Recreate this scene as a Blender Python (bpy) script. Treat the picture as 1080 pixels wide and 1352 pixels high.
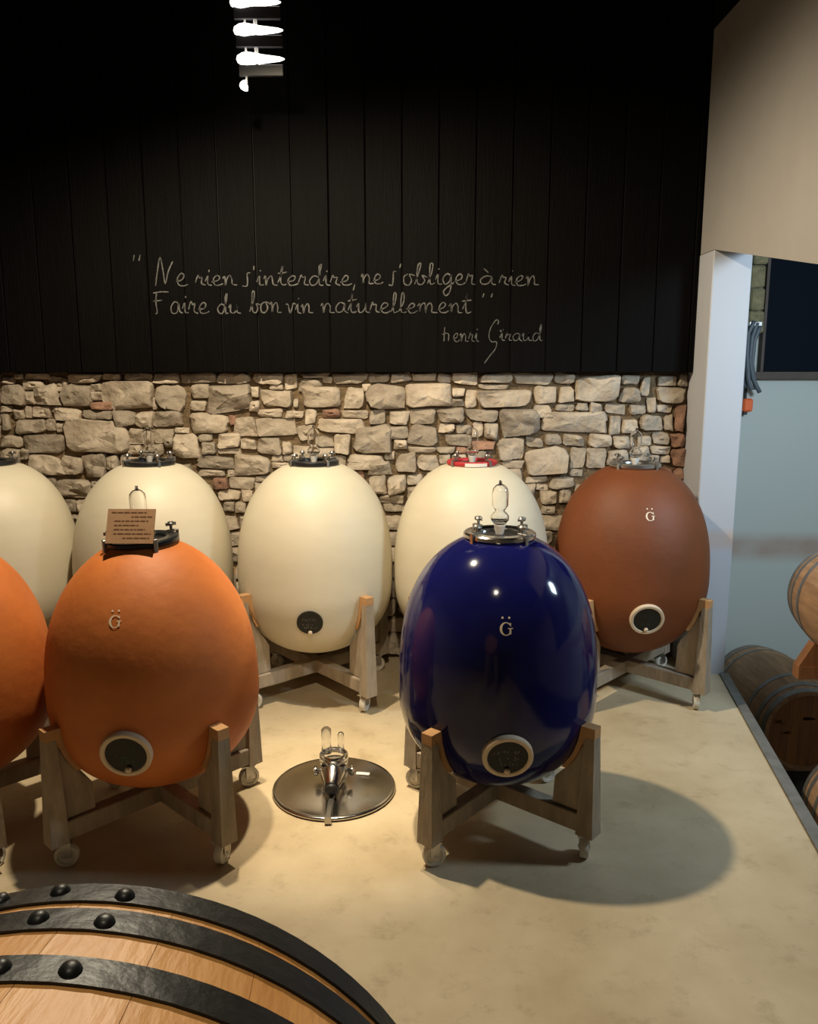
import bpy, bmesh, math, random
from mathutils import Vector, Matrix, noise
R = math.radians
random.seed(7)
for o in list(bpy.data.objects): bpy.data.objects.remove(o)
scene = bpy.context.scene
C = scene.collection

# ------------------------------------------------------------------ camera
CAM_H, PITCH, F = 2.1, R(10), 1080.0
cd = bpy.data.cameras.new('camera'); cam = bpy.data.objects.new('camera', cd); C.objects.link(cam)
cam.location = (0, 0, CAM_H); cam.rotation_euler = (R(90) - PITCH, 0, 0)
cd.sensor_fit = 'HORIZONTAL'; cd.sensor_width = 36; cd.lens = 36.0; cd.clip_start = 0.02
scene.camera = cam

def at(px, py, Y):
    """world point on the vertical plane y=Y that a measured photo position corresponds to"""
    u = (px - 540) / F; v = (py - 676) / F
    d = Vector((u, math.cos(PITCH) - v * math.sin(PITCH), -math.sin(PITCH) - v * math.cos(PITCH)))
    return d * (Y / d.y) + Vector((0, 0, CAM_H))

# ------------------------------------------------------------------ world, lights, exposure
w = bpy.data.worlds.new('world'); scene.world = w; w.use_nodes = True
bg = w.node_tree.nodes['Background']; bg.inputs[0].default_value = (1.0, 0.86, 0.68, 1); bg.inputs[1].default_value = 0.035
vs = scene.view_settings
vs.view_transform = 'Standard'; vs.look = 'None'; vs.gamma = 1.0; vs.use_curve_mapping = False; vs.exposure = 0.0
WARM = (1.0, 0.85, 0.62)
def spot(name, loc, aim, power, angle, blend, radius, color=WARM):
    l = bpy.data.lights.new(name, 'SPOT'); l.energy = power; l.spot_size = R(angle); l.spot_blend = blend
    l.shadow_soft_size = radius; l.color = color
    o = bpy.data.objects.new(name, l); C.objects.link(o); o.location = loc
    o.rotation_euler = (Vector(aim) - Vector(loc)).to_track_quat('-Z', 'Y').to_euler()
    return o
def area(name, loc, aim, power, sx, sy, color):
    l = bpy.data.lights.new(name, 'AREA'); l.energy = power; l.shape = 'RECTANGLE'; l.size = sx; l.size_y = sy; l.color = color
    o = bpy.data.objects.new(name, l); C.objects.link(o); o.location = loc
    o.rotation_euler = (Vector(aim) - Vector(loc)).to_track_quat('-Z', 'Y').to_euler()
    return o
spot('ceiling_spot', (-0.95, 3.75, 4.0), (-0.45, 3.85, 0.0), 500, 168, 0.5, 0.06)
spot('ceiling_spot', (-0.40, 3.9, 4.1), (-0.33, 3.84, 0.0), 720, 30, 1.0, 0.05)
spot('ceiling_spot', (-0.03, 1.2, 3.75), (0.0, 5.2, 1.2), 330, 48, 0.95, 0.06)
spot('ceiling_spot', (-0.30, -0.1, 4.2), (-0.30, 0.45, 1.6), 120, 36, 0.8, 0.06)
area('recess_daylight', (3.0, 3.2, 2.75), (2.2, 5.6, 1.2), 68, 0.5, 0.5, (0.66, 0.84, 1.0))

# ------------------------------------------------------------------ materials
def nodes(m): return m.node_tree.nodes, m.node_tree.links
def mat(name, col, rough=0.6, metal=0.0, var=0.0, vscale=4.0, col2=None, bump=0.0, bscale=30.0, coat=0.0,
        spec=0.5, stretch=(1, 1, 1), coords='Object', rnd=0.0):
    m = bpy.data.materials.new(name); m.use_nodes = True
    N, L = nodes(m); b = N['Principled BSDF']
    b.inputs['Base Color'].default_value = (*col, 1); b.inputs['Roughness'].default_value = rough
    b.inputs['Metallic'].default_value = metal; b.inputs['Coat Weight'].default_value = coat
    b.inputs['Coat Roughness'].default_value = 0.05
    b.inputs['Specular IOR Level'].default_value = spec
    tc = N.new('ShaderNodeTexCoord'); mp = N.new('ShaderNodeMapping'); mp.inputs['Scale'].default_value = stretch
    L.new(tc.outputs[coords], mp.inputs['Vector'])
    last = None
    if var > 0:
        n = N.new('ShaderNodeTexNoise'); n.inputs['Scale'].default_value = vscale; n.inputs['Detail'].default_value = 6
        n.inputs['Roughness'].default_value = 0.6
        L.new(mp.outputs[0], n.inputs['Vector'])
        cr = N.new('ShaderNodeValToRGB'); e = cr.color_ramp.elements
        c2 = col2 or tuple(c * (1 - var) for c in col)
        e[0].position = 0.32; e[0].color = (*c2, 1); e[1].position = 0.68; e[1].color = (*col, 1)
        L.new(n.outputs['Fac'], cr.inputs['Fac']); last = cr.outputs['Color']
        L.new(last, b.inputs['Base Color'])
    if rnd > 0:
        oi = N.new('ShaderNodeObjectInfo'); mr = N.new('ShaderNodeMapRange')
        mr.inputs['To Min'].default_value = 1 - rnd; mr.inputs['To Max'].default_value = 1 + rnd * 0.4
        L.new(oi.outputs['Random'], mr.inputs['Value'])
        hs = N.new('ShaderNodeHueSaturation'); L.new(mr.outputs[0], hs.inputs['Value'])
        if last: L.new(last, hs.inputs['Color'])
        else: hs.inputs['Color'].default_value = (*col, 1)
        L.new(hs.outputs[0], b.inputs['Base Color'])
    if bump > 0:
        n2 = N.new('ShaderNodeTexNoise'); n2.inputs['Scale'].default_value = bscale; n2.inputs['Detail'].default_value = 8
        L.new(mp.outputs[0], n2.inputs['Vector'])
        bp = N.new('ShaderNodeBump'); bp.inputs['Strength'].default_value = bump; bp.inputs['Distance'].default_value = 0.02
        L.new(n2.outputs['Fac'], bp.inputs['Height']); L.new(bp.outputs['Normal'], b.inputs['Normal'])
    return m
def glass_mat(name, col=(1, 1, 1), rough=0.02, ior=1.45):
    m = bpy.data.materials.new(name); m.use_nodes = True
    b = m.node_tree.nodes['Principled BSDF']
    b.inputs['Base Color'].default_value = (*col, 1); b.inputs['Transmission Weight'].default_value = 1
    b.inputs['Roughness'].default_value = rough; b.inputs['IOR'].default_value = ior
    return m
def emit_mat(name, col, s):
    m = bpy.data.materials.new(name); m.use_nodes = True
    b = m.node_tree.nodes['Principled BSDF']
    b.inputs['Base Color'].default_value = (*col, 1)
    b.inputs['Emission Color'].default_value = (*col, 1); b.inputs['Emission Strength'].default_value = s
    return m

def floor_mat():
    m = bpy.data.materials.new('concrete_floor'); m.use_nodes = True
    N, L = nodes(m); b = N['Principled BSDF']
    tc = N.new('ShaderNodeTexCoord')
    def nz(s, d, ro=0.6):
        n = N.new('ShaderNodeTexNoise'); n.inputs['Scale'].default_value = s; n.inputs['Detail'].default_value = d
        n.inputs['Roughness'].default_value = ro; L.new(tc.outputs['Object'], n.inputs['Vector']); return n
    a = nz(1.3, 6); cr = N.new('ShaderNodeValToRGB'); e = cr.color_ramp.elements
    e[0].position = 0.3; e[0].color = (0.40, 0.305, 0.175, 1); e[1].position = 0.72; e[1].color = (0.62, 0.51, 0.335, 1)
    L.new(a.outputs['Fac'], cr.inputs['Fac'])
    s = nz(7, 8, 0.75); cr2 = N.new('ShaderNodeValToRGB'); e = cr2.color_ramp.elements
    e[0].position = 0.30; e[0].color = (0.72, 0.70, 0.66, 1); e[1].position = 0.46; e[1].color = (1, 1, 1, 1)
    L.new(s.outputs['Fac'], cr2.inputs['Fac'])
    mx = N.new('ShaderNodeMix'); mx.data_type = 'RGBA'; mx.blend_type = 'MULTIPLY'; mx.inputs['Factor'].default_value = 0.8
    L.new(cr.outputs['Color'], mx.inputs['A']); L.new(cr2.outputs['Color'], mx.inputs['B'])
    L.new(mx.outputs['Result'], b.inputs['Base Color'])
    rr = N.new('ShaderNodeMapRange'); rr.inputs['To Min'].default_value = 0.45; rr.inputs['To Max'].default_value = 0.75
    L.new(s.outputs['Fac'], rr.inputs['Value']); L.new(rr.outputs[0], b.inputs['Roughness'])
    f = nz(45, 6); bp = N.new('ShaderNodeBump'); bp.inputs['Strength'].default_value = 0.12; bp.inputs['Distance'].default_value = 0.01
    L.new(f.outputs['Fac'], bp.inputs['Height']); L.new(bp.outputs['Normal'], b.inputs['Normal'])
    return m

def striped_wall(name, col, zc, half, stripe):
    """painted wall with a soft-edged reddish-brown stripe at one height"""
    m = bpy.data.materials.new(name); m.use_nodes = True
    N, L = nodes(m); b = N['Principled BSDF']; b.inputs['Roughness'].default_value = 0.7
    tc = N.new('ShaderNodeTexCoord'); sp = N.new('ShaderNodeSeparateXYZ'); L.new(tc.outputs['Object'], sp.inputs[0])
    d = N.new('ShaderNodeMath'); d.operation = 'SUBTRACT'; d.inputs[1].default_value = zc; L.new(sp.outputs['Z'], d.inputs[0])
    ab = N.new('ShaderNodeMath'); ab.operation = 'ABSOLUTE'; L.new(d.outputs[0], ab.inputs[0])
    mr = N.new('ShaderNodeMapRange'); mr.inputs['From Min'].default_value = half * 0.3; mr.inputs['From Max'].default_value = half
    mr.inputs['To Min'].default_value = 1; mr.inputs['To Max'].default_value = 0; L.new(ab.outputs[0], mr.inputs['Value'])
    n = N.new('ShaderNodeTexNoise'); n.inputs['Scale'].default_value = 3.0; n.inputs['Detail'].default_value = 5
    L.new(tc.outputs['Object'], n.inputs['Vector'])
    mu = N.new('ShaderNodeMath'); mu.operation = 'MULTIPLY'; L.new(mr.outputs[0], mu.inputs[0]); L.new(n.outputs['Fac'], mu.inputs[1])
    mx = N.new('ShaderNodeMix'); mx.data_type = 'RGBA'; L.new(mu.outputs[0], mx.inputs['Factor'])
    mx.inputs['A'].default_value = (*col, 1); mx.inputs['B'].default_value = (*stripe, 1)
    L.new(mx.outputs['Result'], b.inputs['Base Color'])
    bp = N.new('ShaderNodeBump'); bp.inputs['Strength'].default_value = 0.1
    n2 = N.new('ShaderNodeTexNoise'); n2.inputs['Scale'].default_value = 25; L.new(tc.outputs['Object'], n2.inputs['Vector'])
    L.new(n2.outputs['Fac'], bp.inputs['Height']); L.new(bp.outputs['Normal'], b.inputs['Normal'])
    return m

M = {}
M['floor'] = floor_mat()
M['black_board'] = mat('black_stained_board', (0.0020, 0.0015, 0.0014), 0.7, var=0.45, vscale=6, bump=0.25, bscale=24,
                       stretch=(6, 6, 0.35), spec=0.08, rnd=0.35, coords='Object')
M['black'] = mat('black_paint', (0.008, 0.007, 0.007), 0.7, var=0.3)
M['chalk'] = mat('white_chalk', (0.15, 0.147, 0.14), 0.95, var=0.7, vscale=45, spec=0.1)
M['mortar'] = mat('brown_lime_mortar', (0.20, 0.135, 0.07), 0.95, var=0.5, vscale=9, bump=0.9, bscale=40)
M['stone'] = mat('limestone_rubble', (0.52, 0.44, 0.34), 0.9, var=0.5, vscale=6, col2=(0.30, 0.235, 0.165), bump=1.0, bscale=16, rnd=0.36)
M['stone_red'] = mat('reddish_stone', (0.36, 0.20, 0.13), 0.9, var=0.4, vscale=9, bump=0.7, bscale=22, rnd=0.3)
M['beige'] = mat('beige_plaster', (0.34, 0.318, 0.292), 0.85, var=0.08, vscale=3, bump=0.08, bscale=20)
M['pillar'] = striped_wall('white_paint_pillar', (0.47, 0.48, 0.51), 0.95, 0.09, (0.55, 0.33, 0.20))
M['recess'] = striped_wall('pale_green_paint', (0.50, 0.525, 0.48), 0.68, 0.14, (0.34, 0.16, 0.09))
M['dark'] = mat('dark_concrete', (0.05, 0.045, 0.04), 0.9, var=0.3)
M['kerb'] = mat('grey_steel_kerb', (0.23, 0.22, 0.20), 0.6, metal=0.3, var=0.35, vscale=10, bump=0.2)
M['cream'] = mat('cream_ceramic', (0.66, 0.60, 0.455), 0.5, var=0.06, vscale=3, bump=0.035, bscale=8, stretch=(1, 1, 3))
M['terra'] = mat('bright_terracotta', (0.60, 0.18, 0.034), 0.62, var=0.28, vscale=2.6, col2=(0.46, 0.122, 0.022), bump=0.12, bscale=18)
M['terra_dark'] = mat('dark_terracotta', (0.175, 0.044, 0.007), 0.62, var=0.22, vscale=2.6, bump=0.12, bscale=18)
M['cobalt'] = mat('cobalt_glaze', (0.007, 0.008, 0.078), 0.10, var=0.15, vscale=4, coat=0.0, spec=0.42, bump=0.015, bscale=14)
M['logo'] = mat('cream_logo_paint', (0.80, 0.66, 0.48), 0.5)
M['port_ring'] = mat('cream_gasket', (0.70, 0.56, 0.40), 0.5, var=0.1)
M['port_glass'] = mat('dark_port_glass', (0.010, 0.011, 0.010), 0.30, var=0.5, vscale=30, spec=0.25)
M['port_text'] = mat('faded_port_lettering', (0.17, 0.165, 0.15), 0.8)
M['port_green'] = mat('green_port_lettering', (0.018, 0.055, 0.035), 0.5)
M['steel'] = mat('polished_steel', (0.62, 0.60, 0.57), 0.16, metal=1.0, var=0.1, vscale=6)
M['steel_dull'] = mat('brushed_steel', (0.50, 0.48, 0.45), 0.33, metal=1.0, var=0.2)
M['gunmetal'] = mat('dark_lid_metal', (0.035, 0.038, 0.042), 0.3, metal=0.6, var=0.3, vscale=20)
M['red'] = mat('red_rubber_gasket', (0.50, 0.03, 0.035), 0.5, var=0.3, vscale=14)
M['tape'] = mat('white_tape', (0.75, 0.70, 0.64), 0.6)
M['rubber'] = mat('black_rubber', (0.015, 0.015, 0.015), 0.5)
M['glass'] = glass_mat('clear_glass')
M['card'] = mat('kraft_card', (0.50, 0.29, 0.155), 0.85, var=0.15, vscale=30)
M['ink'] = mat('brown_ink', (0.17, 0.075, 0.03), 0.9)
M['wood_grey'] = mat('weathered_grey_wood', (0.43, 0.35, 0.255), 0.8, var=0.4, vscale=5, bump=0.25, bscale=25, stretch=(3, 3, 0.8), rnd=0.12)
M['wood_tan'] = mat('fresh_tan_wood', (0.52, 0.285, 0.12), 0.7, var=0.25, vscale=8, bump=0.15)
M['wheel'] = mat('cream_caster_wheel', (0.62, 0.58, 0.49), 0.5, var=0.15)
M['oak'] = mat('golden_oak', (0.60, 0.315, 0.105), 0.5, var=0.5, vscale=3.2, col2=(0.46, 0.215, 0.06), bump=0.12, bscale=22, stretch=(5, 0.7, 5), rnd=0.05)
M['oak_old'] = mat('aged_oak', (0.58, 0.34, 0.18), 0.7, var=0.4, vscale=4, bump=0.15, stretch=(6, 0.8, 6), rnd=0.15)
M['oak_head'] = mat('brown_oak_head', (0.48, 0.21, 0.08), 0.65, var=0.35, vscale=6, bump=0.12, stretch=(5, 5, 0.7), rnd=0.15)
M['hoop'] = mat('black_iron_hoop', (0.030, 0.032, 0.034), 0.42, metal=0.7, var=0.35, vscale=12, bump=0.12, bscale=40)
M['hoop_zinc'] = mat('grey_zinc_hoop', (0.30, 0.29, 0.27), 0.5, metal=0.6, var=0.3, vscale=12, bump=0.1)
M['navy'] = mat('navy_black_panel', (0.0025, 0.005, 0.010), 0.7, spec=0.08)
M['brown_rail'] = mat('brown_rail', (0.09, 0.065, 0.05), 0.7, var=0.3)
M['moss'] = mat('mossy_stone', (0.30, 0.25, 0.13), 0.9, var=0.5, vscale=14, bump=0.7)
M['cable'] = mat('grey_cable_sheath', (0.10, 0.115, 0.13), 0.5)
M['orange_plastic'] = mat('orange_plastic', (0.85, 0.14, 0.03), 0.4)
M['lamp'] = emit_mat('lamp_glow', (1.0, 0.96, 0.88), 3.0)
M['lamp_body'] = mat('frosted_grey_glass', (0.045, 0.045, 0.052), 0.35, var=0.1)
M['white_metal'] = mat('white_metal', (0.75, 0.74, 0.72), 0.4)

# ------------------------------------------------------------------ helpers
def obj(name, bm, m, parent=None, smooth=False, loc=None, inner=None):
    bmesh.ops.recalc_face_normals(bm, faces=bm.faces[:])
    if inner:                                   # inside wall of a hollow glass: normals look into the cavity
        iv = set(inner); bmesh.ops.reverse_faces(bm, faces=[f_ for f_ in bm.faces if f_.verts[0] in iv])
    me = bpy.data.meshes.new(name); bm.to_mesh(me); bm.free()
    if smooth:
        for p in me.polygons: p.use_smooth = True
    me.materials.append(m)
    o = bpy.data.objects.new(name, me); C.objects.link(o)
    if loc: o.location = loc
    if parent: o.parent = parent
    if smooth == 'auto':
        me.set_sharp_from_angle(angle=R(38))
    return o
def tag(o, label=None, cat=None, group=None, kind=None):
    if label: o['label'] = label
    if cat: o['category'] = cat
    if group: o['group'] = group
    if kind: o['kind'] = kind
    return o
def empty(name, loc, rz=0):
    o = bpy.data.objects.new(name, None); C.objects.link(o); o.location = loc; o.rotation_euler = (0, 0, rz)
    o.empty_display_size = 0.1
    return o
def copy_tree(o, parent=None):
    c = o.copy(); C.objects.link(c); c.parent = parent
    for ch in o.children: copy_tree(ch, c)
    return c
def bx(bm, lo, hi, mtx=None, bev=0.0):
    lo, hi = Vector(lo), Vector(hi)
    vs_ = [bm.verts.new((x, y, z)) for x in (lo.x, hi.x) for y in (lo.y, hi.y) for z in (lo.z, hi.z)]
    fs = [bm.faces.new([vs_[i] for i in q]) for q in ((0, 1, 3, 2), (4, 6, 7, 5), (0, 4, 5, 1), (2, 3, 7, 6), (0, 2, 6, 4), (1, 5, 7, 3))]
    if bev > 0:
        es = list({e for f_ in fs for e in f_.edges})
        r = bmesh.ops.bevel(bm, geom=es, offset=bev, segments=1, affect='EDGES', profile=0.5)
        vs_ = list({v for f_ in r['faces'] for v in f_.verts} | {v for v in vs_ if v.is_valid})
    if mtx: bmesh.ops.transform(bm, matrix=mtx, verts=[v for v in vs_ if v.is_valid])
    return vs_
def box_obj(name, lo, hi, m, parent=None, bev=0.0):
    bm = bmesh.new(); bx(bm, lo, hi, None, bev); return obj(name, bm, m, parent)
def lathe(bm, prof, n=32, mtx=None, closed=False):
    """revolve (r,z) pairs about Z; closed joins last ring to first"""
    rings = []
    for r, z in prof:
        if r < 1e-5: rings.append([bm.verts.new((0, 0, z))])
        else: rings.append([bm.verts.new((r * math.cos(2 * math.pi * k / n), r * math.sin(2 * math.pi * k / n), z)) for k in range(n)])
    pairs = list(zip(rings, rings[1:]))
    if closed: pairs.append((rings[-1], rings[0]))
    for a, b in pairs:
        for k in range(n):
            k2 = (k + 1) % n
            if len(a) == 1 and len(b) == 1: continue
            if len(a) == 1: bm.faces.new((a[0], b[k], b[k2]))
            elif len(b) == 1: bm.faces.new((a[k], a[k2], b[0]))
            else: bm.faces.new((a[k], a[k2], b[k2], b[k]))
    vs_ = [v for r in rings for v in r]
    if mtx: bmesh.ops.transform(bm, matrix=mtx, verts=vs_)
    return vs_
def tube(bm, pts, rad, n=8):
    pts = [Vector(p) for p in pts]; rings = []
    for i, p in enumerate(pts):
        t = (pts[min(i + 1, len(pts) - 1)] - pts[max(i - 1, 0)]).normalized()
        up = Vector((0, 0, 1)) if abs(t.z) < 0.9 else Vector((1, 0, 0))
        a = t.cross(up).normalized(); b = t.cross(a)
        r = rad[i] if isinstance(rad, (list, tuple)) else rad
        rings.append([bm.verts.new(p + a * r * math.cos(2 * math.pi * k / n) + b * r * math.sin(2 * math.pi * k / n)) for k in range(n)])
    for a, b in zip(rings, rings[1:]):
        for k in range(n): bm.faces.new((a[k], a[(k + 1) % n], b[(k + 1) % n], b[k]))
    bm.faces.new(rings[0]); bm.faces.new(rings[-1][::-1])
def prism(bm, poly, h0, h1, axis='z', mtx=None):
    """extrude a 2-D polygon between two heights along an axis"""
    def P(a, b, h): return (a, b, h) if axis == 'z' else ((a, h, b) if axis == 'y' else (h, a, b))
    A = [bm.verts.new(P(a, b, h0)) for a, b in poly]; B = [bm.verts.new(P(a, b, h1)) for a, b in poly]
    n = len(poly)
    bm.faces.new(A); bm.faces.new(B[::-1])
    for k in range(n): bm.faces.new((A[k], B[k], B[(k + 1) % n], A[(k + 1) % n]))
    if mtx: bmesh.ops.transform(bm, matrix=mtx, verts=A + B)
def smooth_pts(p, k=4):
    q = []
    for i in range(len(p) - 1):
        p0, p1, p2, p3 = p[max(i - 1, 0)], p[i], p[i + 1], p[min(i + 2, len(p) - 1)]
        for j in range(k):
            t = j / k
            q.append(tuple(0.5 * (2 * p1[d] + (p2[d] - p0[d]) * t + (2 * p0[d] - 5 * p1[d] + 4 * p2[d] - p3[d]) * t * t
                                  + (3 * p1[d] - p0[d] - 3 * p2[d] + p3[d]) * t ** 3) for d in range(2)))
    q.append(tuple(p[-1])); return q

# ------------------------------------------------------------------ setting
WALL_Y, PAN_Y, PX0, PX1 = 5.76, 5.66, 1.94, 2.19
kx = lambda y: 1.802 + (y - 3.316) * 0.170
bm = bmesh.new()
prism(bm, [(-4.6, -2.0), (kx(-2.0), -2.0), (kx(5.41), 5.41), (PX1 - 0.01, 5.41), (PX1 - 0.01, 6.6), (-4.6, 6.6)], -0.75, 0.0)
tag(obj('floor', bm, M['floor']), 'smooth beige stained concrete floor under the egg tanks', None, None, 'structure')
tag(box_obj('floor_lower', (0.9, -2.0, -0.85), (4.7, 6.7, -0.751), M['dark']), 'dark sunken floor under the stacked casks', None, None, 'structure')
bm = bmesh.new()
prism(bm, [(kx(-2.0) + .001, -2.0), (kx(-2.0) + .062, -2.0), (kx(5.40) + .062, 5.40), (kx(5.40) + .001, 5.40)], -0.12, 0.012)
tag(obj('trim_1', bm, M['kerb']), 'grey kerb strip along the floor edge beside the casks', None, None, 'structure')
wall_back = tag(box_obj('wall_back', (-4.6, WALL_Y, 0.0), (PX0 + .1, 6.6, 2.2), M['mortar']), 'rubble stone wall behind the egg tanks', None, None, 'structure')
tag(box_obj('wall_left', (-4.75, -2.0, -0.05), (-4.6, 6.6, 5.2), M['beige']), 'plain plaster wall closing the hall', None, None, 'structure')
tag(box_obj('ceiling', (-4.75, -2.0, 5.0), (4.85, 6.9, 5.15), M['black']), 'dark ceiling above the hall', None, None, 'structure')
# dark wood cladding, board by board
wall_upper = tag(box_obj('wall_upper', (-4.6, PAN_Y + .024, 2.075), (PX1, WALL_Y + .6, 5.0), M['black']), 'black wooden board cladding with chalk quote above stone wall', None, None, 'structure')
tag(box_obj('wall_upper_right', (PX1 + .001, PAN_Y + .024, 3.401), (4.7, WALL_Y + .6, 5.0), M['black']), 'black wall above the cask bay', None, None, 'structure')
bw = 0.2432; x = -0.289 - bw * 18
rb = random.Random(3)
while x < PX0 - 0.01:
    x1 = min(x + bw, PX0 - .004)
    dy = rb.uniform(0, 0.004)
    bm = bmesh.new(); bx(bm, (x + .003, PAN_Y + dy - .004, 2.068), (x1 - .003, PAN_Y + .025, 5.0), None, 0.004)
    obj('board', bm, M['black_board'], wall_upper); x += bw
# right hand wall on the pillar: soffit slopes down towards the viewer
bm = bmesh.new()
zs = lambda y: 2.84 - (5.41 - y) * 0.185
prism(bm, [(5.655, 2.84), (5.41, 2.84), (2.4, zs(2.4)), (2.4, 4.22), (5.655, 4.22)], PX0, PX1, 'x')
tag(obj('wall_right', bm, M['beige']), 'beige plaster wall with sloping lower edge above the white pillar', None, None, 'structure')
bm = bmesh.new(); bx(bm, (PX0, 5.41, -0.02), (PX1, 6.42, 2.839), None, 0.006)
tag(obj('wall_pillar', bm, M['pillar']), 'white painted pillar between stone wall and cask bay', None, None, 'structure')
tag(box_obj('wall_recess', (PX1 + .001, 6.42, -0.75), (4.7, 6.6, 3.3), M['recess']), 'pale green painted wall behind the stacked casks', None, None, 'structure')
tag(box_obj('wall_far_right', (4.55, -2.0, -0.75), (4.7, 6.42, 3.3), M['recess']), 'pale painted wall closing the cask bay', None, None, 'structure')
tag(box_obj('ceiling_recess', (PX1 + .002, 2.4, 3.3), (4.7, 6.6, 3.4), M['recess']), 'low ceiling over the cask bay', None, None, 'structure')

# ------------------------------------------------------------------ rubble stones
RECTS = {0: [(0,150,165,295),(0,95,85,145),(150,120,300,190),(235,150,400,298),(340,95,465,200),(470,75,700,140),(430,150,640,305),(640,145,715,200),
 (715,125,1080,325),(160,70,340,115),(720,70,850,118),(880,60,1080,125),(640,200,715,265),(220,305,345,385),(85,330,155,400),(350,305,400,350),(370,320,560,410),
 (575,335,790,400),(630,275,800,332),(810,335,960,450),(960,345,1085,460),(0,360,45,480),(105,400,310,500),(315,395,385,480),(390,420,455,490),
 (460,405,900,640),(905,465,1020,575),(0,515,145,600),(160,510,450,640),(130,610,195,690),(200,655,430,800),(430,665,580,795),(595,645,745,815),
 (750,660,835,760),(400,830,640,960),(640,830,700,900),(440,975,535,1060),(540,975,610,1060),(165,200,235,290),(0,610,125,720),(900,585,1000,650)],
190: [(60,60,240,145),(255,60,510,140),(515,60,750,145),(775,65,985,150),(80,150,285,335),(55,245,80,330),(335,145,460,250),(325,265,435,340),(455,150,755,345),
 (745,265,820,345),(760,165,815,240),(890,145,990,190),(830,192,1050,310),(800,325,980,385),(1005,335,1080,390),(600,370,650,440),(60,340,260,450),
 (325,355,595,500),(635,385,795,525),(797,390,1080,520),(60,470,200,570),(205,505,380,680),(140,530,205,600),(380,505,480,560),(410,560,505,650),
 (520,500,680,605),(682,540,795,615),(520,607,685,650),(805,530,975,650),(370,665,635,755),(640,655,895,800),(905,655,985,705),(380,760,570,810),
 (590,760,640,812),(490,815,590,900),(600,815,780,900),(520,905,680,980),(690,905,770,990),(560,985,640,1060),(645,992,720,1070),(985,560,1050,650)],
380: [(95,60,290,105),(245,95,315,140),(320,60,560,145),(570,55,730,135),(732,60,880,130),(882,60,1060,125),(75,110,240,200),(100,160,375,315),(405,170,545,325),
 (530,145,590,200),(555,150,835,330),(838,145,1170,310),(35,250,70,315),(240,325,370,390),(380,335,570,390),(210,395,550,500),(580,325,695,435),
 (725,340,860,440),(870,325,1055,435),(20,340,110,390),(470,445,740,640),(695,450,860,540),(755,545,850,615),(862,440,1070,590),(330,505,440,650),
 (420,650,690,760),(690,630,760,690),(570,705,735,800),(770,640,915,775),(920,655,1080,770),(580,805,700,935),(710,800,845,930),(850,795,960,870),
 (650,940,830,1000),(680,1005,850,1060),(200,520,320,600),(855,598,1060,640)],
560: [(200,60,385,150),(400,60,635,140),(640,55,920,150),(930,60,1080,145),(200,175,290,240),(195,255,285,305),(295,190,380,320),(385,150,600,186),
 (385,190,770,315),(790,160,950,290),(970,165,1075,280),(100,320,290,425),(300,330,535,415),(545,320,830,520),(785,295,915,390),(940,290,1080,340),
 (840,345,1317,490),(105,430,220,495),(150,505,340,590),(230,440,340,500),(430,425,530,545),(530,535,720,690),(730,530,855,600),(865,505,985,585),
 (995,510,1150,590),(730,605,1040,800),(560,695,715,750),(110,650,190,720),(730,810,885,855),(900,815,1080,895),(800,860,890,908),(830,912,950,1010),
 (970,905,1060,1000),(840,1020,940,1080)],
740: [(110,90,430,275),(440,80,575,150),(580,95,650,235),(700,170,900,285),(700,90,840,160),(210,280,305,365),(325,290,470,360),(500,295,620,365),
 (575,370,740,480),(690,295,805,350),(355,375,440,510),(820,290,900,490),(745,370,812,480),(205,505,375,600),(665,490,790,580),(565,520,660,590),
 (795,500,900,600),(75,600,185,750),(187,605,335,750),(650,590,795,650),(720,660,790,710),(800,610,900,740),(800,745,890,830),(445,400,560,500),(0,905,75,970)]}
RED = {(630,275,800,332), (600,370,650,440), (490,815,590,900), (820,290,900,490), (795,500,900,600), (240,325,370,390), (800,610,900,740), (800,745,890,830)}
sr = random.Random(11)
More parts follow.
